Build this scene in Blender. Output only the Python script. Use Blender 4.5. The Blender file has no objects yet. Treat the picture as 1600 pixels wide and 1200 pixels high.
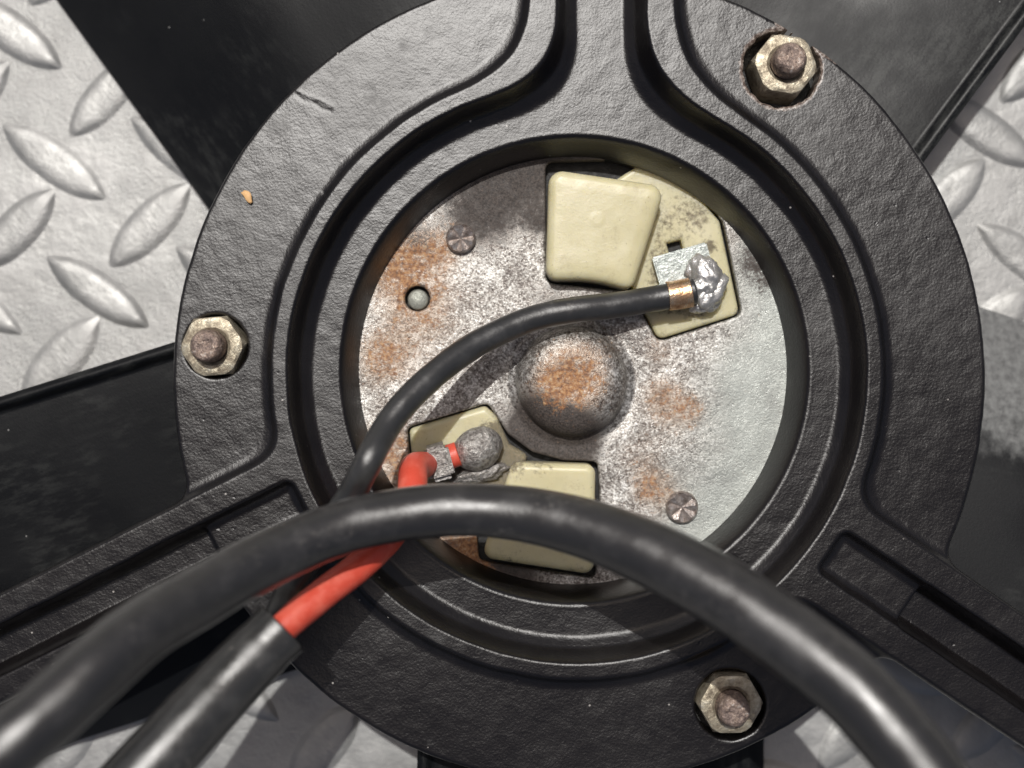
import bpy, bmesh, math, random
import numpy as np
from mathutils import Vector, Matrix
random.seed(7); rng = np.random.default_rng(11)

# ---------------------------------------------------------------- units
S = 1e-4          # one unit of the layout below = 0.1 mm
D = 1900.0        # camera distance above the casting's flange (0.19 m)
ZG = -285.0       # floor plate level under the flange
def W(x, y, z): return Vector(((x-800)*S, (600-y)*S, (z-ZG)*S))
def U(x, y, z):   # where a point seen at x,y lies when it is z above the flange
    k = (D-z)/D
    return (800+(x-800)*k, 600+(y-600)*k, z)
def WU(x, y, z): return W(*U(x, y, z))

# ---------------------------------------------------------------- camera, sky, sun
sc = bpy.context.scene
cd = bpy.data.cameras.new('camera'); cam = bpy.data.objects.new('camera', cd)
sc.collection.objects.link(cam); sc.camera = cam
cam.location = (0, 0, (D-ZG)*S)
cd.sensor_width = 36; cd.lens = 36*D/1600
cd.clip_start = 0.005; cd.clip_end = 20
cd.dof.use_dof = True; cd.dof.focus_distance = (D+30)*S; cd.dof.aperture_fstop = 9
SUN_EL, SUN_AZ = 66, -11      # degrees; azimuth clockwise from +Y
w = bpy.data.worlds.new('World'); sc.world = w; w.use_nodes = True
nt = w.node_tree; bg = nt.nodes['Background']
sky = nt.nodes.new('ShaderNodeTexSky'); sky.sky_type = 'NISHITA'; sky.sun_disc = False
sky.sun_elevation = math.radians(SUN_EL); sky.sun_rotation = math.radians(SUN_AZ)
sky.air_density = 0.7; sky.dust_density = 7.0; sky.ozone_density = 0.3
nt.links.new(sky.outputs[0], bg.inputs[0]); bg.inputs[1].default_value = 0.08
sl = bpy.data.lights.new('sun', 'SUN'); sl.energy = 4.2; sl.angle = math.radians(0.5); sl.color = (1, 0.982, 0.95)
so = bpy.data.objects.new('sun', sl); sc.collection.objects.link(so)
e, a = math.radians(SUN_EL), math.radians(SUN_AZ)
sd = Vector((math.cos(e)*math.sin(a), math.cos(e)*math.cos(a), math.sin(e)))
so.rotation_euler = (-sd).to_track_quat('-Z', 'Y').to_euler(); so.location = sd*2
sc.view_settings.view_transform = 'Standard'; sc.view_settings.look = 'None'
sc.view_settings.exposure = -0.56; sc.view_settings.gamma = 1
sc.render.engine = 'CYCLES'

# ---------------------------------------------------------------- helpers
COL = sc.collection
def sm(x, a, b):
    t = np.clip((x-a)/(b-a), 0, 1); return t*t*(3-2*t)
def smin(a, b, k):
    h = np.clip(0.5+0.5*(b-a)/k, 0, 1); return b*(1-h)+a*h - k*h*(1-h)
def roundoff(d, R):
    t = np.clip(d+R, 0, R); return R-np.sqrt(np.maximum(R*R-t*t, 0))
_L = rng.random((64, 64, 64))
def vnoise(x, y, z=0.0, f=1.0):
    x = np.asarray(x, float)*f; y = np.asarray(y, float)*f; z = np.asarray(z, float)*f+0*x
    xi, yi, zi = np.floor(x).astype(int), np.floor(y).astype(int), np.floor(z).astype(int)
    u, v, t = x-xi, y-yi, z-zi
    u, v, t = [q*q*(3-2*q) for q in (u, v, t)]
    g = lambda i, j, k: _L[(xi+i) % 64, (yi+j) % 64, (zi+k) % 64]
    l = lambda p, q, r: p+(q-p)*r
    return l(l(l(g(0,0,0), g(1,0,0), u), l(g(0,1,0), g(1,1,0), u), v),
             l(l(g(0,0,1), g(1,0,1), u), l(g(0,1,1), g(1,1,1), u), v), t)-0.5
def fbm(x, y, z=0.0, f=1.0, o=3):
    s = 0
    for i in range(o): s = s+vnoise(x, y, z, f*2**i)/2**i
    return s
def polysd(X, Y, P):
    P = [np.array(p, float) for p in P]; n = len(P)
    d = np.full(X.shape, 1e18); sg = np.ones(X.shape)
    for i in range(n):
        a, b = P[i], P[i-1]; ex, ey = b-a; wx, wy = X-a[0], Y-a[1]
        t = np.clip((wx*ex+wy*ey)/(ex*ex+ey*ey), 0, 1)
        d = np.minimum(d, (wx-ex*t)**2+(wy-ey*t)**2)
        c1 = Y >= a[1]; c2 = Y < b[1]; c3 = ex*wy > ey*wx
        f = (c1 & c2 & c3) | (~c1 & ~c2 & ~c3)
        sg = np.where(f, -sg, sg)
    return sg*np.sqrt(d)
def shrink(P, r):      # inset of a roughly convex polygon so that sd-r has rounded corners
    n = len(P); A = sum(P[i-1][0]*P[i][1]-P[i][0]*P[i-1][1] for i in range(n)); s = 1 if A > 0 else -1
    out = []
    for i in range(n):
        p0, p1, p2 = [Vector(q) for q in (P[i-1], P[i], P[(i+1) % n])]
        a = (p1-p0).normalized(); b = (p2-p1).normalized()
        na = Vector((-a.y, a.x))*s; nb = Vector((-b.y, b.x))*s
        m = (na+nb); m = m*(r*2/max(m.length_squared, 0.6)); out.append(tuple(p1+m))
    return out
def rpoly(P, r):
    Q = shrink(P, r); return lambda X, Y: polysd(X, Y, Q)-r

def link(name, me, mat, parent=None, loc=None):
    o = bpy.data.objects.new(name, me); COL.objects.link(o)
    if mat and not me.materials: me.materials.append(mat)
    if parent: o.parent = parent
    if loc is not None: o.location = loc
    return o
def mesh(name, V, F, smooth=True, attrs=None):
    me = bpy.data.meshes.new(name); me.from_pydata(V, [], F); 
    me.polygons.foreach_set('use_smooth', [smooth]*len(me.polygons))
    for k, v in (attrs or {}).items():
        at = me.attributes.new(k, 'FLOAT', 'POINT'); at.data.foreach_set('value', np.asarray(v, dtype=np.float32))
    me.update(); return me
def sheet(name, box, h, sdf, zf, bottom=None, nom=0.0, org=Vector((0, 0, 0)), attrs=None):
    """height field over a shape; verts at W(...)-org; nom = level at which the drawing coordinates hold"""
    x0, x1, y0, y1 = box
    xs = np.arange(x0, x1+h, h); ys = np.arange(y0, y1+h, h)
    X, Y = np.meshgrid(xs, ys, indexing='ij'); Dv = sdf(X, Y)
    Dv = np.where(np.abs(Dv) < 1e-6, -1e-6, Dv); ins = Dv < 0
    nx, ny = X.shape; idx = -np.ones((nx, ny), int); n = int(ins.sum()); idx[ins] = np.arange(n)
    px = list(X[ins]); py = list(Y[ins])
    c = ins[:-1, :-1].astype(int)+ins[1:, :-1]+ins[:-1, 1:]+ins[1:, 1:]
    I, J = np.where(c == 4)
    F = np.stack([idx[I, J], idx[I, J+1], idx[I+1, J+1], idx[I+1, J]], 1).tolist()
    ed = {}; seg = []
    def cross(p, q):
        k = (p, q) if p < q else (q, p)
        if k not in ed:
            dp, dq = Dv[p], Dv[q]; t = dp/(dp-dq); t = min(max(t, .02), .98)
            ed[k] = len(px); px.append(X[p]+(X[q]-X[p])*t); py.append(Y[p]+(Y[q]-Y[p])*t)
        return ed[k]
    for i, j in zip(*np.where((c > 0) & (c < 4))):
        cs = [(i, j), (i, j+1), (i+1, j+1), (i+1, j)]; poly = []; ex = None; cr = []
        for q in range(4):
            p0, p1 = cs[q], cs[(q+1) % 4]
            if ins[p0]: poly.append(int(idx[p0]))
            if ins[p0] != ins[p1]:
                v = cross(p0, p1); poly.append(v); cr.append((v, ins[p0]))
        if len(poly) >= 3: F.append(poly)
        for q in range(len(cr)):
            if cr[q][1]: seg.append((cr[q][0], cr[(q+1) % len(cr)][0]))
    PX, PY = np.array(px), np.array(py); Z = zf(PX, PY)+0*PX
    A = {k: f(PX, PY)+0*PX for k, f in (attrs or {}).items()}
    if bottom is not None:
        bd = sorted({v for s_ in seg for v in s_}); mp1 = {v: len(PX)+i for i, v in enumerate(bd)}
        mp2 = {v: len(PX)+len(bd)+i for i, v in enumerate(bd)}; b = np.array(bd, int)
        PX2 = np.concatenate([PX, PX[b], PX[b]]); PY2 = np.concatenate([PY, PY[b], PY[b]])
        zb = bottom(PX[b], PY[b]) if callable(bottom) else np.full(len(b), float(bottom))
        Z = np.concatenate([Z, Z[b], zb]); PX, PY = PX2, PY2
        A = {k: np.concatenate([v, v[b], v[b]]) for k, v in A.items()}
        for e_, f_ in seg: F.append([mp1[f_], mp1[e_], mp2[e_], mp2[f_]])
    k = (D-nom)/D
    V = np.stack([(PX-800)*k*S-org.x, (600-PY)*S*0+(-(PY-600))*k*S-org.y, (Z-ZG)*S-org.z], 1)
    return mesh(name, V.tolist(), F, True, A)

def crom(P, n=14):
    P = [Vector(p) for p in P]; P = [P[0]*2-P[1]]+P+[P[-1]*2-P[-2]]; out = []
    for i in range(1, len(P)-2):
        p0, p1, p2, p3 = P[i-1:i+3]
        for j in range(n):
            t = j/n
            out.append(0.5*((2*p1)+(p2-p0)*t+(2*p0-5*p1+4*p2-p3)*t*t+(3*p1-p0-3*p2+p3)*t**3))
    out.append(P[-2]); return out
def tube(name, pts, rad, seg=40, org=Vector((0, 0, 0)), lump=0.0, lf=.02, wall=None, cap=True, n=14):
    """pts = world points (metres); rad = layout units, number or function of 0..1; wall = hollow both ends"""
    P = crom(pts, n); m = len(P); V = []; F = []
    T = [(P[min(i+1, m-1)]-P[max(i-1, 0)]).normalized() for i in range(m)]
    u = T[0].orthogonal().normalized(); fr = []
    for i in range(m):
        u = (u-T[i]*u.dot(T[i])).normalized(); fr.append((u.copy(), T[i].cross(u)))
    R = rad if callable(rad) else (lambda t: rad)
    rings = [(i, 0.0) for i in range(m)]
    if wall: rings = [(i, wall) for i in range(min(8, m-1), 0, -1)]+[(0, wall), (0, wall*.3)]+rings+[(m-1, wall*.3), (m-1, wall)]
    def ring(i, dr):
        a0 = len(V); c = P[i]; uu, vv = fr[i]
        for k in range(seg):
            a = 2*math.pi*k/seg; d = uu*math.cos(a)+vv*math.sin(a); r = (R(i/(m-1))-dr)
            if lump:
                q = (c/S)+d*r; r += lump*float(fbm(q.x, q.y, q.z, lf, 2))
            V.append(tuple(c+d*r*S-org))
        return a0
    st = [ring(i, dr) for i, dr in rings]
    for a, b in zip(st, st[1:]):
        for k in range(seg):
            l = (k+1) % seg; F.append([a+k, a+l, b+l, b+k])
    if cap and not wall:
        F.append([st[0]+k for k in range(seg)][::-1]); F.append([st[-1]+k for k in range(seg)])
    return mesh(name, V, F)
def lathe(name, prof, seg=64, flat=False, tw=None):
    """prof = [(r,z)] in layout units round local z"""
    V = []; F = []
    for r, z in prof:
        for k in range(seg):
            a = 2*math.pi*k/seg; V.append((r*math.cos(a)*S, r*math.sin(a)*S, z*S))
    for i in range(len(prof)-1):
        for k in range(seg):
            l = (k+1) % seg; F.append([i*seg+k, i*seg+l, (i+1)*seg+l, (i+1)*seg+k])
    if prof[-1][0] > 0: F.append([(len(prof)-1)*seg+k for k in range(seg)])
    return mesh(name, V, F, not flat)
def sharp(me, ang=35):
    bm = bmesh.new(); bm.from_mesh(me)
    for e_ in bm.edges:
        if len(e_.link_faces) == 2 and e_.calc_face_angle(0) > math.radians(ang): e_.smooth = False
    bm.to_mesh(me); bm.free(); return me
def blob(name, rx, ry, rz, lump, f, sub=5, seed=0, flat_z=None, ridge=0.0):
    bm = bmesh.new(); bmesh.ops.create_icosphere(bm, subdivisions=sub, radius=1)
    co = np.array([v.co[:] for v in bm.verts]); x, y, z = co.T
    nn = fbm(x+seed, y+seed*2, z+5, f, 4)
    if ridge:
        nn = nn+ridge*np.abs(vnoise(x+seed, y, z, f*1.7))
    k = 1+lump*nn
    V = np.stack([x*rx*k, y*ry*k, z*rz*k], 1)
    if flat_z is not None: V[:, 2] = np.maximum(V[:, 2], flat_z)
    for v, c in zip(bm.verts, V): v.co = c*S
    me = bpy.data.meshes.new(name); bm.to_mesh(me); bm.free()
    me.polygons.foreach_set('use_smooth', [True]*len(me.polygons)); return me
def empty(name, loc): 
    o = bpy.data.objects.new(name, None); COL.objects.link(o); o.location = loc; o.empty_display_size = .01; return o
def tag(o, label=None, cat=None, group=None, kind=None):
    if label: o['label'] = label
    if cat: o['category'] = cat
    if group: o['group'] = group
    if kind: o['kind'] = kind
    return o

# ---------------------------------------------------------------- materials
class M:
    def __init__(s, name, scale_vec=None):
        s.m = bpy.data.materials.new(name); s.m.use_nodes = True; s.t = s.m.node_tree
        s.b = s.t.nodes['Principled BSDF']
        tc = s.t.nodes.new('ShaderNodeTexCoord'); s.vec = s.op('MUL', tc.outputs['Object'], 1/S, vec=True)
    def L(s, v, sock):
        if isinstance(v, (int, float)): sock.default_value = v
        elif isinstance(v, tuple): sock.default_value = (*v, 1) if len(v) == 3 and sock.type == 'RGBA' else v
        else: s.t.links.new(v, sock)
    def op(s, o, a, b, vec=False):
        if vec:
            n = s.t.nodes.new('ShaderNodeVectorMath')
            if o == 'MUL': n.operation = 'SCALE'; s.L(a, n.inputs[0]); n.inputs['Scale'].default_value = b
            else: n.operation = 'MULTIPLY'; s.L(a, n.inputs[0]); n.inputs[1].default_value = b
            return n.outputs[0]
        n = s.t.nodes.new('ShaderNodeMath'); n.operation = {'MUL': 'MULTIPLY', 'ADD': 'ADD', 'SUB': 'SUBTRACT', 'MAX': 'MAXIMUM', 'MIN': 'MINIMUM', 'POW': 'POWER'}[o]
        s.L(a, n.inputs[0]); s.L(b, n.inputs[1]); return n.outputs[0]
    def noise(s, px, det=3, rough=.55, dist=0.0, vec=None, stretch=None):
        n = s.t.nodes.new('ShaderNodeTexNoise'); v = vec or s.vec
        if stretch: v = s.op('V', v, stretch, vec=True)
        s.L(v, n.inputs['Vector']); n.inputs['Scale'].default_value = 1/px
        n.inputs['Detail'].default_value = det; n.inputs['Roughness'].default_value = rough; n.inputs['Distortion'].default_value = dist
        return n.outputs['Fac']
    def voro(s, px, feat='F1', out='Distance'):
        n = s.t.nodes.new('ShaderNodeTexVoronoi'); n.feature = feat; s.L(s.vec, n.inputs['Vector'])
        n.inputs['Scale'].default_value = 1/px; return n.outputs[out]
    def mr(s, v, a, b, c=0.0, d=1.0, smooth=True):
        n = s.t.nodes.new('ShaderNodeMapRange'); n.interpolation_type = 'SMOOTHSTEP' if smooth else 'LINEAR'
        s.L(v, n.inputs['Value']); n.inputs['From Min'].default_value = a; n.inputs['From Max'].default_value = b
        n.inputs['To Min'].default_value = c; n.inputs['To Max'].default_value = d; return n.outputs['Result']
    def ramp(s, v, stops):
        n = s.t.nodes.new('ShaderNodeValToRGB'); s.L(v, n.inputs[0]); e_ = n.color_ramp.elements
        while len(e_) < len(stops): e_.new(.5)
        for q, (p, c) in zip(e_, stops): q.position = p; q.color = (*c, 1)
        return n.outputs[0]
    def mix(s, f, a, b):
        n = s.t.nodes.new('ShaderNodeMix'); n.data_type = 'RGBA'; s.L(f, n.inputs[0]); s.L(a, n.inputs[6]); s.L(b, n.inputs[7]); return n.outputs[2]
    def attr(s, name):
        n = s.t.nodes.new('ShaderNodeAttribute'); n.attribute_name = name; return n.outputs['Fac']
    def bump(s, h, px, strength=1.0, nrm=None):
        n = s.t.nodes.new('ShaderNodeBump'); n.inputs['Strength'].default_value = strength; n.inputs['Distance'].default_value = px*S
        s.L(h, n.inputs['Height']); 
        if nrm is not None: s.L(nrm, n.inputs['Normal'])
        return n.outputs[0]
    def set(s, col=None, rough=None, metal=None, nrm=None, spec=None, sss=None, coat=None):
        for v, k in ((col, 'Base Color'), (rough, 'Roughness'), (metal, 'Metallic'), (nrm, 'Normal'), (spec, 'Specular IOR Level'), (coat, 'Coat Weight')):
            if v is not None: s.L(v, s.b.inputs[k])
        if sss: s.b.inputs['Subsurface Weight'].default_value = sss; s.b.inputs['Subsurface Scale'].default_value = 40*S; s.b.inputs['Subsurface Radius'].default_value = (1, .85, .45)
        return s.m
    def satin(s, ior, rough, nrm):
        """a satin coat: Fresnel-weighted Beckmann gloss over the matt base"""
        s.b.inputs['Specular IOR Level'].default_value = 0
        f = s.t.nodes.new('ShaderNodeFresnel'); f.inputs['IOR'].default_value = ior; s.L(nrm, f.inputs['Normal'])
        g = s.t.nodes.new('ShaderNodeBsdfGlossy'); g.distribution = 'BECKMANN'; s.L(rough, g.inputs['Roughness']); s.L(nrm, g.inputs['Normal'])
        g.inputs['Color'].default_value = (1, 1, 1, 1)
        x = s.t.nodes.new('ShaderNodeMixShader'); s.L(f.outputs[0], x.inputs[0]); s.L(s.b.outputs[0], x.inputs[1]); s.L(g.outputs[0], x.inputs[2])
        s.L(x.outputs[0], [n for n in s.t.nodes if n.type == 'OUTPUT_MATERIAL'][0].inputs['Surface']); return s.m
    def specks(s, col, px=26, size=.07, c=(.45, .43, .40), dens=.5):
        d = s.voro(px); r = s.voro(px, out='Color')
        k = s.op('MUL', s.mr(d, size*.5, size, 1, 0), s.mr(r, 1-dens, 1-dens+.02, 0, 1))
        return s.mix(k, col, c)

def mat_casting():
    m = M('satin_black_casting'); g = m.noise(4.0, 3, .62); g2 = m.noise(13, 3, .5); big = m.noise(170, 4, .6)
    h = m.op('ADD', g, m.op('MUL', g2, .55))
    pit = m.mr(m.voro(24), .04, .17, -1, 0); pr = m.mr(m.noise(23, 3, .7), .56, .68)
    h = m.op('ADD', h, m.op('MUL', m.op('MUL', pit, pr), 1.3))
    n = m.bump(h, .62, .8)
    n = m.bump(m.noise(60, 3, .6), 2.5, .35, n)
    col = m.mix(m.mr(big, .38, .68), (.006, .0052, .0055), (.011, .0098, .0098))
    stain = m.mr(m.noise(75, 4, .65), .60, .72)
    col = m.mix(m.op('MUL', stain, .7), col, (.005, .0045, .0045))
    col = m.specks(col, 34, .06, (.35, .33, .31), .35)
    chip = m.attr('chip'); ck = m.mr(m.op('MUL', chip, m.op('ADD', .35, m.noise(7, 4, .7))), .42, .55)
    rc = m.ramp(m.noise(6, 3), [(0.3, (.03, .022, .018)), (.5, (.16, .12, .10)), (.68, (.42, .38, .34))])
    col = m.mix(ck, col, rc)
    ro = m.op('ADD', m.mr(big, .35, .7, .365, .41), m.op('MUL', stain, .06))
    m.set(col, .8, 0.0, n); return m.satin(1.60, ro, n)
def mat_plate():
    m = M('zinc_plated_steel'); rust, grime_shade, smo = m.attr('rust'), m.attr('grime_shade'), m.attr('smooth')
    sp = m.noise(3.2, 3, .75); sp2 = m.noise(9, 4, .7); md = m.noise(38, 4, .65)
    mott = m.op('ADD', m.op('ADD', m.op('MUL', sp, .6), m.op('MUL', sp2, .4)), m.op('MUL', m.op('SUB', m.noise(48, 5, .7), .5), .30))
    zinc = m.ramp(mott, [(.39, (.085, .072, .066)), (.47, (.23, .213, .195)), (.53, (.42, .405, .38)), (.61, (.80, .79, .76))])
    pale = m.ramp(m.op('ADD', m.op('MUL', sp, .35), m.op('MUL', m.noise(60, 3), .65)), [(.3, (.27, .28, .265)), (.5, (.37, .39, .365)), (.7, (.44, .46, .43))])
    col = m.mix(smo, zinc, pale)
    col = m.mix(m.op('MUL', m.mr(m.op('ADD', rust, m.op('MUL', md, .5)), .25, .9), .6), col, m.ramp(sp2, [(.35, (.16, .10, .065)), (.65, (.42, .31, .22))]))
    ds = m.op('MUL', m.mr(m.noise(5, 3, .7), .60, .68), m.mr(md, .42, .6))
    col = m.mix(m.op('MUL', ds, .75), col, (.10, .085, .075))
    gk = m.mr(m.op('ADD', grime_shade, m.op('MUL', m.op('SUB', mott, .5), 1.9)), .38, .75)
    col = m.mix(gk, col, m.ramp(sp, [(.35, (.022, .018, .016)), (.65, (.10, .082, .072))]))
    rk = m.mr(m.op('ADD', rust, m.op('MUL', m.op('SUB', m.noise(13, 6, .85), .5), 4.2)), .50, 1.15)
    rcol = m.ramp(m.noise(7, 4, .7), [(.32, (.10, .045, .022)), (.46, (.28, .12, .045)), (.56, (.46, .23, .09)), (.7, (.56, .42, .26))])
    col = m.mix(m.op('MUL', rk, .9), col, rcol)
    met = m.mr(m.op('MAX', rk, gk), 0, 1, .62, .0)
    met = m.op('MUL', met, m.mr(smo, 0, 1, 1, .6))
    ro = m.op('ADD', m.mr(sp2, .3, .7, .26, .5), m.op('MUL', m.op('MAX', rk, gk), .3))
    n = m.bump(m.op('ADD', sp, m.op('MUL', sp2, .8)), 1.1, .9)
    return m.set(col, ro, met, n)
def mat_floor():
    m = M('aluminium_tread_plate'); a = m.noise(6, 4, .65); b = m.noise(45, 4, .6); c = m.noise(260, 3, .55)
    patch = m.mr(m.noise(330, 3, .5), .42, .58)
    h = m.op('ADD', m.op('MUL', a, m.mr(patch, 0, 1, .25, 1)), m.op('MUL', b, 1.6))
    n = m.bump(h, 2.1, .85); n = m.bump(c, 10, .5, n)
    col = m.ramp(m.op('ADD', m.op('MUL', b, .5), m.op('MUL', c, .5)), [(.3, (.31, .31, .30)), (.5, (.385, .385, .375)), (.7, (.46, .455, .445))])
    col = m.mix(m.op('MUL', m.mr(m.noise(140, 5, .7, 1.0), .50, .70), .5), col, (.26, .258, .25))
    col = m.mix(m.mr(m.noise(22, 5, .75), .60, .74), col, (.36, .36, .355))
    return m.set(col, m.mr(b, .3, .7, .44, .58), .55, n)
def mat_blade(name='black_fan_plastic', finish=0):
    m = M(name); st = m.noise(16, 5, .72, 0, None, (1, .28, 1)); f = m.noise(4, 3, .7)
    scuff = m.op('MUL', m.mr(m.noise(190, 3, .6), .40, .62), m.mr(st, .44, .66))
    if finish == 2: scuff = m.op('MUL', m.mr(m.noise(260, 4, .6), .36, .56), m.mr(m.op('ADD', m.op('MUL', st, .6), m.op('MUL', f, .4)), .42, .60))
    col = m.mix(m.op('MUL', scuff, .34 if finish < 2 else .75), (.004, .0045, .0055), (.045, .047, .045))
    if finish == 1:
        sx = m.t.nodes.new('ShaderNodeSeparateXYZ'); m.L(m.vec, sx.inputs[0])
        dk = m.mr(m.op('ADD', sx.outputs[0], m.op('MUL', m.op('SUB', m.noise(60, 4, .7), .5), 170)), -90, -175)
        col = m.mix(m.op('MUL', dk, .9), col, m.ramp(m.noise(12, 4, .7), [(.3, (.10, .10, .10)), (.7, (.24, .245, .24))]))  # grey dust with the sun's reflection painted in towards one edge
    col = m.specks(col, 30, .05, (.30, .30, .29), .3)
    n = m.bump(m.op('ADD', f, m.op('MUL', st, .8)), .45, .6)
    return m.set(col, m.mr(m.noise(150, 3), .35, .65, .40, .52), 0.0, n, .30 if finish else .2)
def mat_rubber(name, base=.028, scale=1.0, rough=.42, tint=(1, 1, 1)):
    m = M(name); a = m.noise(5, 3, .7); b = m.noise(46, 4, .62)
    sc1 = m.op('MUL', m.mr(m.noise(80, 3), .48, .7), m.mr(m.noise(9, 4, .75), .5, .75))
    c0 = tuple(base*t for t in tint)
    col = m.mix(m.op('MUL', m.mr(b, .45, .75), .55), c0, tuple(min(1, base*2.3*t) for t in tint))
    col = m.mix(m.op('MUL', sc1, .65), col, (.20, .185, .17))
    col = m.specks(col, 44, .05, (.35, .32, .30), .3)
    n = m.bump(m.op('ADD', a, m.op('MUL', b, 1.5)), .6, .5)
    m.set(col, .8, 0.0, n); return m.satin(1.75, m.mr(b, .3, .7, rough-.02, rough+.09), n)
def mat_red():
    m = M('red_insulation'); a = m.noise(30, 4, .65); f = m.noise(5, 3, .7)
    col = m.mix(m.mr(a, .4, .7), (.68, .085, .050), (.76, .15, .10))
    col = m.mix(m.op('MUL', m.mr(m.noise(8, 5, .8), .64, .76), .5), col, (.16, .05, .035))
    return m.set(col, m.mr(a, .3, .7, .34, .5), 0.0, m.bump(m.op('ADD', f, a), 1.0, .5), .5, .12)
def mat_plastic(name, grime_amt=0.5):
    m = M(name); a = m.noise(90, 4, .6); f = m.noise(4, 3, .7)
    col = m.ramp(a, [(.3, (.54, .49, .29)), (.55, (.61, .56, .36)), (.75, (.66, .61, .42))])
    g = m.attr('grime_shade'); k = m.mr(m.op('ADD', g, m.op('MUL', m.op('SUB', m.noise(9, 5, .78), .5), 1.9)), .34, .85)
    col = m.mix(m.op('MUL', k, .78), col, m.ramp(f, [(.35, (.05, .038, .028)), (.7, (.17, .13, .10))]))
    col = m.mix(m.op('MUL', m.mr(m.noise(28, 5, .8), .52, .72), .35), col, (.30, .24, .14)); dots = m.mr(m.noise(5.5, 2, .6), .69, .75); col = m.mix(m.op('MUL', dots, .5), col, (.25, .18, .09))
    return m.set(col, m.mr(k, 0, 1, .36, .8), 0.0, m.bump(m.op('ADD', f, m.noise(14, 3)), .6, .5), .5, .6)
def mat_nut():
    m = M('yellow_zinc_nut'); a = m.noise(14, 5, .7); f = m.noise(4, 3, .7)
    col = m.ramp(a, [(.3, (.16, .125, .09)), (.45, (.36, .31, .23)), (.58, (.50, .45, .34)), (.75, (.68, .65, .57))])
    return m.set(col, m.mr(a, .3, .7, .55, .36), .62, m.bump(m.op('ADD', f, a), 1.3, .8))
def mat_stud():
    m = M('rusty_stud_steel'); a = m.noise(8, 5, .75)
    col = m.ramp(a, [(.3, (.08, .058, .05)), (.47, (.25, .19, .165)), (.58, (.38, .28, .22)), (.7, (.66, .61, .57))])
    return m.set(col, m.mr(a, .3, .7, .5, .34), .45, m.bump(m.noise(10, 4, .7), 5, 1.0))
def mat_metal(name, stops, px=9, metal=.8, r0=.22, r1=.45, bd=1.5):
    m = M(name); a = m.noise(px, 5, .72)
    return m.set(m.ramp(a, stops), m.mr(a, .3, .7, r1, r0), metal, m.bump(m.op('ADD', a, m.noise(3.5, 3)), bd, .8))
def mat_screw():
    return mat_metal('bronzed_screw', [(.3, (.17, .135, .12)), (.5, (.42, .36, .325)), (.7, (.78, .75, .72))], 9, .75, .25, .42, 1.0)

MC, MP, MF, MB = mat_casting(), mat_plate(), mat_floor(), mat_blade()
MR1, MR2 = mat_rubber('black_cable_rubber', .024, 1, .36, (1, .97, .97)), mat_rubber('black_lead_rubber', .030, 1, .38)
MSL = mat_rubber('black_sleeve_rubber', .034, 1, .34, (1, .98, .95))
MRED, MPL, MN, MST, MSC = mat_red(), mat_plastic('ivory_plastic'), mat_nut(), mat_stud(), mat_screw()
MSOL = mat_metal('bright_solder', [(.3, (.40, .39, .38)), (.5, (.62, .61, .59)), (.7, (.80, .79, .76))], 14, .7, .24, .42, 1.2)
MDSOL = mat_metal('dirty_solder', [(.32, (.10, .09, .08)), (.46, (.30, .28, .26)), (.6, (.52, .50, .47)), (.75, (.75, .72, .68))], 7, .6, .34, .55, 2.0)
MTAB = mat_metal('zinc_tab', [(.3, (.22, .24, .23)), (.5, (.36, .39, .37)), (.7, (.56, .58, .56))], 8, .6, .3, .46, 1.3)
MCOP = mat_metal('copper_collar', [(.3, (.36, .18, .09)), (.5, (.66, .42, .25)), (.7, (.86, .70, .50))], 20, .85, .2, .38, .8)
MDRK = mat_metal('dull_black_steel', [(.3, (.008, .008, .008)), (.7, (.022, .021, .020))], 14, .2, .45, .65, 1.0)
MPIN = mat_metal('grey_pin_steel', [(.3, (.22, .23, .20)), (.7, (.40, .41, .36))], 14, .4, .4, .55, .8)
MCHIP = M('dry_leaf').set((.72, .44, .20), .6)

# ================================================================ THE SETTING
kG = (D-ZG)/D
bm = bmesh.new(); bmesh.ops.create_grid(bm, x_segments=8, y_segments=8, size=1.2)
me = bpy.data.meshes.new('floor_plate'); bm.to_mesh(me); bm.free()
floor = tag(link('floor_plate', me, MF), kind='structure')
floor.location = (0, 0, 0)
def lug_mesh(name, a, b, H, nu, nv):
    V = []; F = []
    for i in range(nu+1):
        u = -1+2*i/nu; u = math.sin(u*math.pi/2)
        wd = b*(1-abs(u)**2.5)**.85
        for j in range(nv+1):
            v = -1+2*j/nv; y = wd*v
            ed = min(wd*(1-abs(v)), (1-abs(u))*a*.6)
            t = min(1, ed/(.85*b)); z = H*(1-(1-t)**2.3)**.8*(.35+.65*min(1, t*3))-.8
            V.append((a*u*S, y*S, z*S))
    for i in range(nu):
        for j in range(nv):
            p = i*(nv+1)+j; F.append([p, p+nv+1, p+nv+2, p+1])
    return mesh(name, V, F)
LA, LB = lug_mesh('tread_lug_long', 122, 37, 9.5, 26, 18), lug_mesh('tread_lug_short', 102, 40, 9.5, 26, 18)
for q in (LA, LB): q.materials.append(MF)
LC = lug_mesh('tread_lug_coarse', 112, 38, 9.5, 8, 6)
far = []; nl = 0
for i in range(-16, 24):
    for j in range(-14, 20):
        for t, (bx, by, ang, lm) in enumerate(((85, 253, -35, LA), (234, 352, 49, LB))):
            x = bx+i*207.5+j*68; y = by-i*7+j*203
            p = W(800+(x-800)*kG, 600+(y-600)*kG, ZG)
            vis = -260 < x < 1860 and -240 < y < 1440
            if vis:
                o = link('tread_lug', lm, MF, floor, (p.x, p.y, 0)); o.rotation_euler = (0, 0, math.radians(ang+random.uniform(-3, 3))); q_ = random.uniform(.93, 1.05); o.scale = (q_, random.uniform(.9, 1.06), random.uniform(.75, 1.15)); nl += 1
            elif -2200 < x < 3800 and -1900 < y < 3100: far.append((p, ang))
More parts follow.
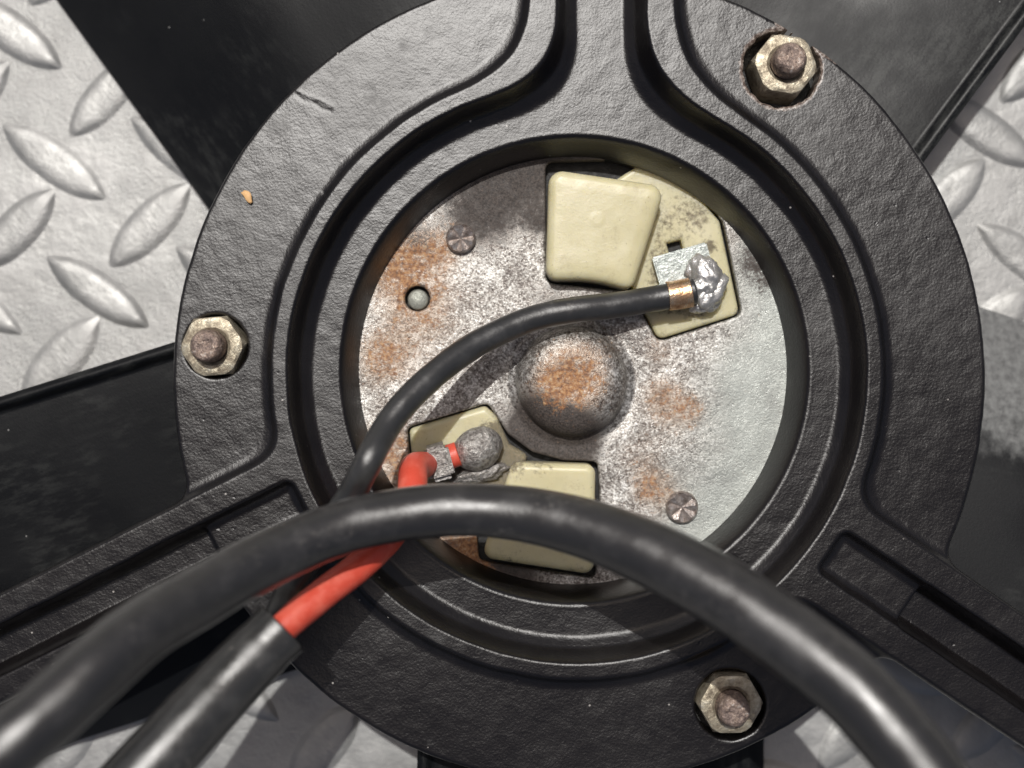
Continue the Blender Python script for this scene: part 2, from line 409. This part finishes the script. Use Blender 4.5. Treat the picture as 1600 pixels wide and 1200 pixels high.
V = []; F = []; base = [v.co.copy() for v in LC.vertices]; bf = [list(p.vertices) for p in LC.polygons]
for p, ang in far:
    R = Matrix.Rotation(math.radians(ang), 3, 'Z'); n0 = len(V)
    V += [tuple(R @ c+Vector((p.x, p.y, 0))) for c in base]; F += [[n0+q for q in f] for f in bf]
tag(link('distant_tread_lugs', mesh('distant_tread_lugs', V, F), MF, floor), kind='stuff')

# ================================================================ FAN ROTOR
HX, HY = 903, 588
rotor = tag(empty('fan_rotor', W(HX, HY, -262)), 'black five bladed fan rotor lying beneath the motor casting on the tread plate', 'fan')
def blade_mesh():
    t = np.concatenate([np.linspace(-342, 230, 50), np.array([234, 238, 242, 246, 250, 254, 257, 260])]); r = np.linspace(300, 1330, 60)
    T, R = np.meshgrid(t, r, indexing='ij')
    Z = -262+98*sm(T, -440, -20)+34*sm(T, -150, 240)+15*sm(T, 234, 246)-6*sm(T, 252, 260)
    Z = Z+(R-600)*.012*np.cos(T/150)+3*fbm(T, R, 0, .004, 2)
    Xw = T*(1+0*R)+np.where(T > 0, (R-600)*.012, 0); nt_, nr = T.shape; V = []; F = []
    for dz in (0, -14):
        V += [tuple(c) for c in np.stack([Xw*S, R*S, (Z+dz+262)*S], -1).reshape(-1, 3)]
    o = nt_*nr; g = lambda i, j, k: k*o+i*nr+j
    for i in range(nt_-1):
        for j in range(nr-1):
            F.append([g(i, j, 0), g(i+1, j, 0), g(i+1, j+1, 0), g(i, j+1, 0)]); F.append([g(i, j, 1), g(i, j+1, 1), g(i+1, j+1, 1), g(i+1, j, 1)])
    for i in range(nt_-1):
        F.append([g(i, 0, 0), g(i, 0, 1), g(i+1, 0, 1), g(i+1, 0, 0)]); F.append([g(i, nr-1, 0), g(i+1, nr-1, 0), g(i+1, nr-1, 1), g(i, nr-1, 1)])
    for j in range(nr-1):
        F.append([g(0, j, 0), g(0, j+1, 0), g(0, j+1, 1), g(0, j, 1)]); F.append([g(nt_-1, j, 0), g(nt_-1, j, 1), g(nt_-1, j+1, 1), g(nt_-1, j+1, 0)])
    return sharp(mesh('fan_blade', V, F), 60)
bmz = blade_mesh(); bmd = bmz.copy(); bms = bmz.copy()
MB1, MB2 = mat_blade('dusty_sunlit_fan_plastic', 1), mat_blade('scuffed_fan_plastic', 2)
for th in (126, 54, -18, -90, -162):
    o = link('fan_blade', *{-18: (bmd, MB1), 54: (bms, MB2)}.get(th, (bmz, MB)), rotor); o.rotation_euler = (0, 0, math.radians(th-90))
    if th == -18: o['label'] = 'blade with a pale grey finish sheen'
    if th == 54: o['label'] = 'scuffed blade with a brushed grey patch'
link('hub', lathe('hub', [(60, 0), (330, 0), (345, 12), (345, 72), (330, 78), (60, 78), (0.1, 78)], 72), MB, rotor)

# ================================================================ MOTOR
motor = tag(empty('fan_motor', W(HX, HY, -185)), 'black cast fan motor housing with three arms, rusty round end plate and three tarnished nuts', 'motor')
MO = motor.location.copy()
CX, CY, RO = 905, 590, 636
def armc(X, Y, dx, dy):
    rx, ry = X-CX, Y-CY; return rx*dx+ry*dy, -rx*dy+ry*dx     # s outward, q across
def strips(X, Y, grow=0.0):
    s, q = armc(X, Y, -.893, .451); q = -q                     # q along (.451,.893)
    a = np.maximum(np.abs(q+30)-78-grow, 300-s)
    s2, q2 = armc(X, Y, .829, .559)
    b = np.maximum(np.abs(q2-5)-87-grow, 300-s2)
    return a, b, (s, q), (s2, q2)
HOLES = [(337, 541, 50, .6), (1221, 107, 60, 2.6), (1141, 1101, 55, .6)]
def d_hole(X, Y):
    d = np.full(X.shape, 1e9)
    for hx, hy, hr, rg in HOLES:
        d = np.minimum(d, np.hypot(X-hx, Y-hy)-hr+rg*2.4*fbm(X, Y, 3, .09, 3))
    return d
def d_out(X, Y):
    a, b, _, _ = strips(X, Y)
    d = smin(np.hypot(X-CX, Y-CY)-RO, a, 34); d = smin(d, b, 34)
    top = np.maximum(np.abs(X-940)-118, Y-300); d = smin(d, top, 40)
    return d+1.2*fbm(X, Y, 1, .03, 2)
def cast_sd(X, Y):
    return np.maximum(np.maximum(d_out(X, Y), -d_hole(X, Y)), 350-np.hypot(X-900, Y-577))
def rrect(s, q, s0, q0, q1, r):
    m, h = (q0+q1)/2, (q1-q0)/2; dx = (s0+r)-s; dy = np.abs(q-m)-(h-r)
    return np.minimum(np.maximum(dx, dy), 0)+np.hypot(np.maximum(dx, 0), np.maximum(dy, 0))-r
def cast_z(X, Y):
    wob = 1.6*fbm(X, Y, 9, .02, 3)
    r = np.hypot(X-901, Y-583); rr = np.hypot(X-900, Y-578)
    dfl = smin(r-430, np.maximum(np.abs(X-940)-49, Y-450), 120)+wob
    a, b, (s1, q1), (s2, q2) = strips(X, Y)
    dft = smin(r-482, np.maximum(np.abs(X-940)-121, Y-450), 120)+wob
    dr = smin(dft, a-4, 46); dr = smin(dr, b-4, 46)
    z = 15*(.34*sm(dr, 13, -8)+.66*sm(dr, 2, -10))
    z = z-52*(.76*sm(dfl, 22, 4)+.24*sm(dfl, 10, -14))
    dp = rrect(s1, q1, 470, -64, 9, 16)+wob; z = z-(22+34*sm(s1, 626, 638))*(.7*sm(dp, 1, -9)+.3*sm(dp, -4, -19))
    dp = rrect(s2, q2, 470, -37, 45, 16)+wob; z = z-(22+34*sm(s2, 624, 636))*(.7*sm(dp, 1, -9)+.3*sm(dp, -4, -19))
    t = np.clip((373-rr)/23, 0, 1); z = z-68*t**1.5-1.5*sm(rr, 380, 372)
    z = z+.9*np.exp(-((rr-376)/2.4)**2)
    z = z-roundoff(d_out(X, Y), 6)-roundoff(-d_hole(X, Y), 3.5)
    for pl, w_, h_ in FLAWS:
        dd = np.full(np.shape(X), 1e9)
        for (ax, ay), (bx, by) in zip(pl, pl[1:]):
            ex, ey = bx-ax, by-ay; t_ = np.clip(((X-ax)*ex+(Y-ay)*ey)/(ex*ex+ey*ey), 0, 1)
            dd = np.minimum(dd, np.hypot(X-ax-ex*t_, Y-ay-ey*t_))
        z = z+h_*.8*np.exp(-(dd/w_)**2)*(1+1.2*fbm(X, Y, 5, .12, 2))
    return z+.5*fbm(X, Y, 4, .05, 3)
FLAWS = [([(450, 141), (462, 146), (475, 157), (490, 160), (503, 170), (517, 174)], 2.6, -.8), ([(455, 137), (480, 149), (505, 158), (520, 168)], 3, .6), ([(925, 211), (950, 214), (985, 219)], 3, .9),
         ([(1000, 224), (1040, 234), (1060, 244)], 3, -.8), ([(505, 300), (511, 307)], 3, -1.2)]
def chipf(X, Y):
    v = 0
    for (hx, hy, hr, rg), k in zip(HOLES, (.45, 1.0, .30)):
        d = np.hypot(X-hx, Y-hy)-hr; v = v+k*np.exp(-np.maximum(d, 0)/(9*k+2))
    v = v+.75*np.exp(-(d_out(X, Y)/5)**2)*sm(np.hypot(X-1270, Y-75), 110, 20)
    return np.clip(v, 0, 1)
link('mounting_bracket', sheet('mounting_bracket', (-260, 1860, -330, 1300), 2.5, cast_sd, cast_z, lambda X, Y: np.where(np.hypot(X-900, Y-577) < 356, -118, -49), 0, MO, {'chip': chipf}), MC, motor)

# body of the motor under the casting
o = link('motor_body', sharp(lathe('motor_body', [(352, -8), (412, -8), (420, 0), (420, 110), (412, 118), (618, 118), (622, 122), (622, 132), (478, 132), (470, 126), (384, 126), (384, 60), (352, 58)], 96), 40), MDRK, motor)

# ---- end plate
ZP = -100.0
RUST = [(640, 440, 60, .75), (600, 560, 40, .8), (625, 400, 40, .55), (610, 690, 36, .8), (632, 740, 32, 1.0), (690, 385, 34, .55), (660, 500, 60, .35), (897, 592, 50, 1.1),
        (860, 610, 36, .5), (1050, 640, 40, .55), (1030, 610, 26, .4), (1085, 640, 20, .45), (1030, 770, 36, .5), (1000, 720, 34, .3), (730, 865, 50, 1.3), (950, 540, 20, .25), (1030, 545, 24, .35), (1010, 760, 22, .4), (690, 600, 60, .12)]
GRIME_SHADE = [(730, 320, 60, .45), (650, 380, 36, .5), (820, 260, 80, .9), (960, 260, 90, .6), (760, 350, 60, .35), (885, 672, 50, .75), (880, 690, 60, .4), (835, 655, 30, .4), (830, 640, 40, .35), (820, 560, 50, .25), (760, 640, 50, .22), (800, 690, 36, .5), (880, 500, 50, .3),  # grime, plus shade painted in below the rim lip, dome and caps
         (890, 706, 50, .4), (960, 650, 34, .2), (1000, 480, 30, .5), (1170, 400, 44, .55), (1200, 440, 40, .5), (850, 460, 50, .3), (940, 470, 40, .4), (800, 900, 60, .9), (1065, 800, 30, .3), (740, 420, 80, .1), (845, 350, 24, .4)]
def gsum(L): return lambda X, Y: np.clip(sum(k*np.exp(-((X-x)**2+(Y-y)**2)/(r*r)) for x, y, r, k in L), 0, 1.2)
CUT_A = [(852, 252), (1000, 248), (1066, 262), (1130, 345), (1136, 372), (1160, 492), (1028, 534), (1003, 488), (985, 456), (853, 442)]
CUT_B = [(636, 668), (762, 630), (794, 678), (832, 706), (880, 719), (934, 721), (938, 800), (930, 904), (748, 876), (742, 800), (655, 778), (640, 715)]
cutA, cutB = rpoly(CUT_A, 14), rpoly(CUT_B, 9)
def plate_sd(X, Y):
    d = np.hypot(X-895, Y-577)-361
    d = np.maximum(d, -cutA(X, Y)); d = np.maximum(d, -cutB(X, Y))
    return np.maximum(d, 20-np.hypot(X-652, Y-466))
def plate_z(X, Y):
    r = np.hypot(X-893, Y-596)
    r = r+2*fbm(X, Y, 8, .02, 2); dz_ = 64*np.sqrt(np.maximum(1-(r/86)**2, 0)); dz_ = smin(dz_, 50-2*sm(r, 40, 5), 9)
    z = ZP+np.maximum(dz_, 0)+6*sm(r, 102, 80)*sm(r, 56, 84)-2*np.exp(-((r-101)/8)**2)
    e_ = np.maximum(-cutA(X, Y), -cutB(X, Y)); e_ = np.maximum(e_, 20-np.hypot(X-652, Y-466))
    return z-roundoff(e_, 2.5)+.9*fbm(X, Y, 2, .03, 3)
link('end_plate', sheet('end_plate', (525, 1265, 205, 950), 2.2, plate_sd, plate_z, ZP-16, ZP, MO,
     {'rust': gsum(RUST), 'grime_shade': gsum(GRIME_SHADE), 'smooth': lambda X, Y: np.clip(sm(X+.35*(Y-577)+50*fbm(X, Y, 0, .01, 3), 1060, 1190), 0, 1)}), MP, motor)

# ---- ivory plastic pieces
def plastic(name, P, r, top, base, edge, gr=(), ex=None, h=2.2, nom=ZP):
    f = rpoly(P, r); sd_ = f if ex is None else (lambda X, Y: np.maximum(f(X, Y), ex(X, Y)))
    xs = [p[0] for p in P]; ys = [p[1] for p in P]
    zf = lambda X, Y: top-roundoff(sd_(X, Y), edge)+.5*fbm(X, Y, 6, .04, 2)
    g = (lambda X, Y: gsum(gr)(X, Y)) if gr else (lambda X, Y: 0*X)
    return link(name, sheet(name, (min(xs)-6, max(xs)+6, min(ys)-6, max(ys)+6), h, sd_, zf, base, nom, MO, {'grime_shade': g}), MPL, motor)
hole_sq = lambda X, Y: -(np.maximum(np.abs((X-1058)*.966-(Y-386)*.259), np.abs((X-1058)*.259+(Y-386)*.966))-9)*-1
def notch(X, Y):
    u, v = (X-1057)*.966-(Y-389)*.259, (X-1057)*.259+(Y-389)*.966
    return -(np.maximum(np.abs(u)-11.5, np.abs(v)-13))
GA = [(1050, 345, 70, .42), (1150, 400, 26, .4), (1100, 330, 30, .3), (1150, 490, 14, .4), (1035, 525, 12, .5), (1040, 470, 34, .55), (1090, 490, 26, .5), (1030, 400, 22, .35), (1025, 430, 20, .45), (1110, 385, 10, .9), (1050, 340, 50, .12), (1120, 520, 30, .1)]
o = plastic('terminal_insulator', [(930, 300), (1000, 256), (1060, 266), (1126, 345), (1132, 374), (1157, 490), (1030, 530), (1006, 486), (975, 420), (930, 400)], 13, ZP-7, ZP-34, 5, GA, notch)
link('insulator_floor', sheet('insulator_floor', (1035, 1085, 365, 415), 3, lambda X, Y: np.hypot(X-1058, Y-388)-20, lambda X, Y: ZP-34+0*X, None, ZP, MO), MDRK, motor)
capA = [(857, 262), (1043, 290), (990, 452), (853, 434)]
kc = (D+52)/(D-ZP)   # drawn for the level of its top
def arc_cut(X, Y): return -(np.hypot(X-897, Y-596)-152)
f_cap = rpoly([(858, 263), (1041, 290), (988, 455), (853, 436)], 22)
def cap_sd(X, Y): 
    return -smin(-f_cap(X, Y), np.hypot(X-905, Y-608)-170, 12)
o = link('brush_cap', sheet('brush_cap', (840, 1055, 250, 465), 2.0, cap_sd,
     lambda X, Y: -56-roundoff(cap_sd(X, Y), 13)*.9-1.2*sm(cap_sd(X, Y), -26, -6)+0.5*sm(np.hypot(X-933, Y-343), 15, 7)+.5*fbm(X, Y, 6, .04, 2), ZP-20, -60, MO,
     {'grime_shade': gsum([(905, 442, 16, .5), (862, 430, 14, .3), (1035, 290, 10, .1)])}), MPL, motor)
f_cap2 = rpoly([(800, 722), (931, 726), (928, 899), (752, 872)], 16)
link('brush_cap', sheet('brush_cap', (740, 945, 705, 915), 2.0, f_cap2, lambda X, Y: -70-roundoff(f_cap2(X, Y), 12)*.9+.5*fbm(X, Y, 6, .04, 2), ZP-20, -72, MO,
     {'grime_shade': gsum([(800, 722, 26, .8), (850, 722, 22, .6), (920, 760, 16, .3), (800, 880, 30, .5), (900, 898, 22, .5)])}), MPL, motor)
plastic('terminal_insulator', [(639, 670), (758, 634), (776, 650), (796, 694), (826, 712), (800, 760), (745, 795), (658, 772), (643, 715)], 9, ZP+1, ZP-30, 9,
        [(760, 720, 46, .9), (790, 700, 30, 1.0), (770, 665, 26, .45), (740, 760, 50, 1.1), (820, 720, 30, .9), (690, 755, 30, .6), (650, 700, 10, .3)])

# ---- right terminal: tab, solder, copper collar
def boxm(name, ctr, size, rot, mat, parent, bev=2.0, loc_off=MO):
    bm = bmesh.new(); bmesh.ops.create_cube(bm, size=1)
    for v in bm.verts: v.co = Vector((v.co.x*size[0], v.co.y*size[1], v.co.z*size[2]))*S
    bmesh.ops.bevel(bm, geom=bm.edges[:], offset=bev*S, segments=2, affect='EDGES')
    me = bpy.data.meshes.new(name); bm.to_mesh(me); bm.free()
    o = link(name, me, mat, parent, WU(*ctr)-loc_off); o.rotation_euler = rot; return o
R_ = math.radians
tab = boxm('solder_tab', (1069, 421, -94), (92, 66, 14), (0, 0, R_(16)), MTAB, motor, 2.5)
def put(name, me, ctr, mat, parent, rot=(0, 0, 0), off=MO):
    o = link(name, me, mat, parent, WU(*ctr)-off); o.rotation_euler = rot; return o
def smear(parts):
    bm = bmesh.new()
    for i, (dx, dy, dz, rx, ry, rz, lump, f, rot) in enumerate(parts):
        q = blob('part', rx, ry, rz, lump, f, 4, 3+i*7, None, .7); q.transform(Matrix.Translation((dx*S, dy*S, dz*S)) @ Matrix.Rotation(R_(rot), 4, 'Z')); bm.from_mesh(q); bpy.data.meshes.remove(q)
    me = bpy.data.meshes.new('solder_joint'); bm.to_mesh(me); bm.free(); me.polygons.foreach_set('use_smooth', [True]*len(me.polygons)); return me
put('solder_joint', smear([(2, 10, 0, 24, 36, 26, .42, 1.7, 20), (10, -12, -2, 20, 34, 22, .46, 1.6, -25), (-8, 26, -4, 26, 18, 14, .35, 1.8, 20), (2, -36, -6, 23, 12, 13, .5, 1.6, 18), (-6, -4, 4, 18, 18, 20, .4, 1.5, 0)]), (1102, 443, -84), MSOL, motor)
def Lp(*pts): return [WU(*p) for p in pts]
tube_col = tube('copper_collar', Lp((1043, 463, -66), (1061, 460.5, -66), (1079, 457, -66)), 24, 40, MO, .8, .06, 3)
link('copper_collar', tube_col, MCOP, motor)

# ---- left terminal: crimp and domed solder
put('solder_joint', blob('solder_dome', 42, 35, 34, .10, 1.6, 5, 11), (746, 701, -80), MDSOL, motor, (0, 0, R_(25)))
put('solder_joint', blob('solder_crust', 44, 15, 16, .5, 2.4, 4, 14, None, .5), (745, 742, -92), MDSOL, motor, (0, 0, R_(14)))
crimp = boxm('wire_crimp', (686, 721, -66), (41, 56, 60), (R_(5), R_(3), R_(15)), MDSOL, motor, 7)

# ---- screws, pin
def screw(name, x, y, r, rz):
    V = [(0, 0, 4.5)]; F = []; n = 12
    for k in range(n):
        a = 2*math.pi*k/n; V.append((r*.80*math.cos(a), r*.80*math.sin(a), 12.5 if k % 2 else 6.5))
    for q, (rr_, z) in enumerate(((.90, 10.5), (1.0, 6.5), (1.0, -6))):
        for k in range(n*2):
            a = 2*math.pi*k/(n*2); V.append((r*rr_*math.cos(a), r*rr_*math.sin(a), z))
    for k in range(n): F.append([0, 1+k, 1+(k+1) % n])
    b0 = 1+n
    for k in range(n):
        a0, a1, a2 = b0+2*k, b0+(2*k+1) % (2*n), b0+(2*k+2) % (2*n)
        F += [[1+k, a0, a1], [1+k, a1, 1+(k+1) % n], [1+(k+1) % n, a1, a2]]
    for q in range(2):
        for k in range(2*n):
            l = (k+1) % (2*n); p = b0+q*2*n; F.append([p+k, p+2*n+k, p+2*n+l, p+l])
    me = mesh(name, [tuple(c*S for c in v) for v in V], F, False)
    put('screw_head', me, (x, y, ZP+2), MSC, motor, (0, 0, R_(rz)))
screw('screw_head', 720, 373, 24.5, 12); screw('screw_head_low', 1065, 792, 26.5, 40)
put('locating_pin', lathe('locating_pin', [(17, -30), (17, -4), (14.5, -1), (0.1, -1)], 36), (653, 468, ZP-4), MPIN, motor)

# ---- nuts and studs
def nut_mesh():
    AF = 45.5; AC = AF/math.cos(math.pi/6); n = 72; V = []; F = []
    rings = []
    def hexr(a): return AF/math.cos(((a+math.pi/6) % (math.pi/3))-math.pi/6)
    prof = [('h', -24, 1.0, 0), ('h', 38, 1.0, 0), ('m', 44.5, 1.0, AF*1.05), ('c', 46.5, 0, AF*.90), ('c', 46.5, 0, 30), ('c', 44, 0, 25), ('c', 30, 0, 24)]
    for kind, z, f, r0 in prof:
        for k in range(n):
            a = 2*math.pi*k/n; hr = hexr(a)
            if kind == 'h': r = hr; zz = z-(0 if z < 1 else (hr-AF)*.75)+(2.5 if z > 1 else 0)
            elif kind == 'm': r = min(hr, AF*1.06)-1; zz = z
            else: r = r0; zz = z
            V.append((r*math.cos(a)*S, r*math.sin(a)*S, zz*S))
    for i in range(len(prof)-1):
        for k in range(n):
            l = (k+1) % n; F.append([i*n+k, i*n+l, (i+1)*n+l, (i+1)*n+k])
    return sharp(mesh('hex_nut', V, F), 24)
def stud_mesh():
    prof = []
    z = 20
    while z < 66:
        prof += [(24.5, z), (25.6, z+1.7), (24.5, z+3.4)]; z += 4
    prof += [(24.2, 69), (22, 73.5), (19, 76)]
    n = 40; V = []; F = []
    allp = prof+[(14, 76.5), (9, 76), (4, 77)]
    for r, zz in allp:
        for k in range(n):
            a = 2*math.pi*k/n; x, y = r*math.cos(a), r*math.sin(a)
            dz = 3.2*float(fbm(x, y, 2, .12, 3)) if r < 23 else 0
            V.append((x*S, y*S, (zz+dz)*S))
    for i in range(len(allp)-1):
        for k in range(n):
            l = (k+1) % n; F.append([i*n+k, i*n+l, (i+1)*n+l, (i+1)*n+k])
    F.append([(len(allp)-1)*n+k for k in range(n)]); return mesh('stud', V, F)
nm, stm = nut_mesh(), stud_mesh()
for i, (x, y, rz, tilt) in enumerate(((334, 539, 35, (2, -3)), (1225, 104, 21, (-2, 2)), (1139, 1097, 30, (3, 1)))):
    o = link('hex_nut', nm, MN, motor, W(x, y, -36)-MO); o.rotation_euler = (R_(tilt[0]), R_(tilt[1]), R_(rz))
    s_ = link('stud', stm, MST, o); s_.rotation_euler = (R_(-tilt[0]), R_(tilt[1]*.5), R_(i*77))

# ================================================================ WIRES
def wire(name, pts, rad, mat, label, cat, **kw):
    P = Lp(*pts); org = min(P, key=lambda p: p.z).copy()
    o = link(name, tube(name, P, rad, 44, org, **kw), mat, None, org); return tag(o, label, cat), org
wire('power_cable', [(-120, 1330, 500), (-40, 1225, 495), (20, 1162, 485), (78, 1112, 465), (155, 1042, 425), (227, 982, 375), (311, 933, 315), (385, 890, 265), (452, 858, 225), (515, 832, 195), (587, 811, 175),
      (700, 797, 160), (800, 801, 168), (905, 823, 195), (1000, 858, 232), (1098, 908, 272), (1190, 966, 312), (1285, 1037, 352), (1345, 1090, 376), (1412, 1166, 400), (1475, 1250, 420), (1540, 1350, 435)],
     lambda t: 42-4*float(sm(t, .15, .5))+9.5*float(sm(t, .52, .74)), MR1, 'thick black rubber cable arching over the lower half of the motor', 'cable', lump=1.3, lf=.02)
blk, bo = wire('lead_wire', [(1085, 455, -68), (1050, 462, -66), (1010, 469, -62), (960, 477, -50), (900, 484, -38), (850, 493, -32), (800, 510, -20), (740, 540, 5), (690, 576, 35), (640, 622, 65), (604, 668, 90),
      (575, 722, 125), (549, 772, 100), (520, 815, 85), (485, 868, 85), (452, 925, 120), (436, 962, 165), (420, 995, 182), (395, 1028, 196)],
     21, MR2, 'thin black wire curving across the end plate from the copper collared terminal', 'wire', lump=.8, lf=.05)
red, ro_ = wire('lead_wire', [(722, 711, -74), (704, 716, -74), (682, 722, -66), (661, 727, -36), (647, 731, 4), (645, 752, 38), (642, 782, 58), (625, 815, 70), (600, 848, 90), (560, 886, 112), (500, 932, 148), (440, 982, 182), (380, 1040, 210), (330, 1095, 235)],
     lambda t: 15.5+7*min(1, max(0, (t-.15)/.09)), MRED, 'bright red wire running from the dirty domed solder joint into a black sleeve', 'wire', lump=.8, lf=.05)
SP = Lp((442, 981, 185), (400, 1022, 200), (350, 1074, 222), (300, 1128, 248), (240, 1193, 275), (170, 1270, 300), (100, 1350, 320))
slv = tube('wire_sleeve', SP, lambda t: 43+8*t+1.2*max(0, 1-t*30)-1.2*float(np.exp(-((t-.10)/.04)**2)), 52, ro_, .9, .018, 3.5)
tag(link('wire_sleeve', slv, MSL, red))
# red stripe of insulation visible between crimp and solder dome
link('bared_insulation', tube('bared_insulation', Lp((702, 714, -64), (716, 709, -64)), 20, 32, ro_), MRED, red)

# ================================================================ LEAF CHIP
V = []; F = []; n = 10
for i in range(n):
    t = i/(n-1); x = 380+16*t+2*math.sin(t*5); y = 300+18*t**1.2; wd = 5.5*(math.sin(math.pi*(t*.8+.15)))**.7
    for sgn in (-1, 0, 1):
        for dz in (0,):
            V.append(tuple(W(x+sgn*wd*.8, y-sgn*wd*.6, 4+3*math.sin(t*3)+1.5*abs(sgn))-W(388, 309, 0)))
for i in range(n-1):
    for j in (0, 1): F.append([i*3+j, i*3+3+j, i*3+4+j, i*3+1+j])
o = link('leaf_scrap', mesh('leaf_scrap', V, F), MCHIP, None, W(388, 309, 0)); 
sm_ = o.modifiers.new('thickness', 'SOLIDIFY'); sm_.thickness = 1.2*S
tag(o, 'tiny curled orange leaf scrap lying on the black flange', 'debris')
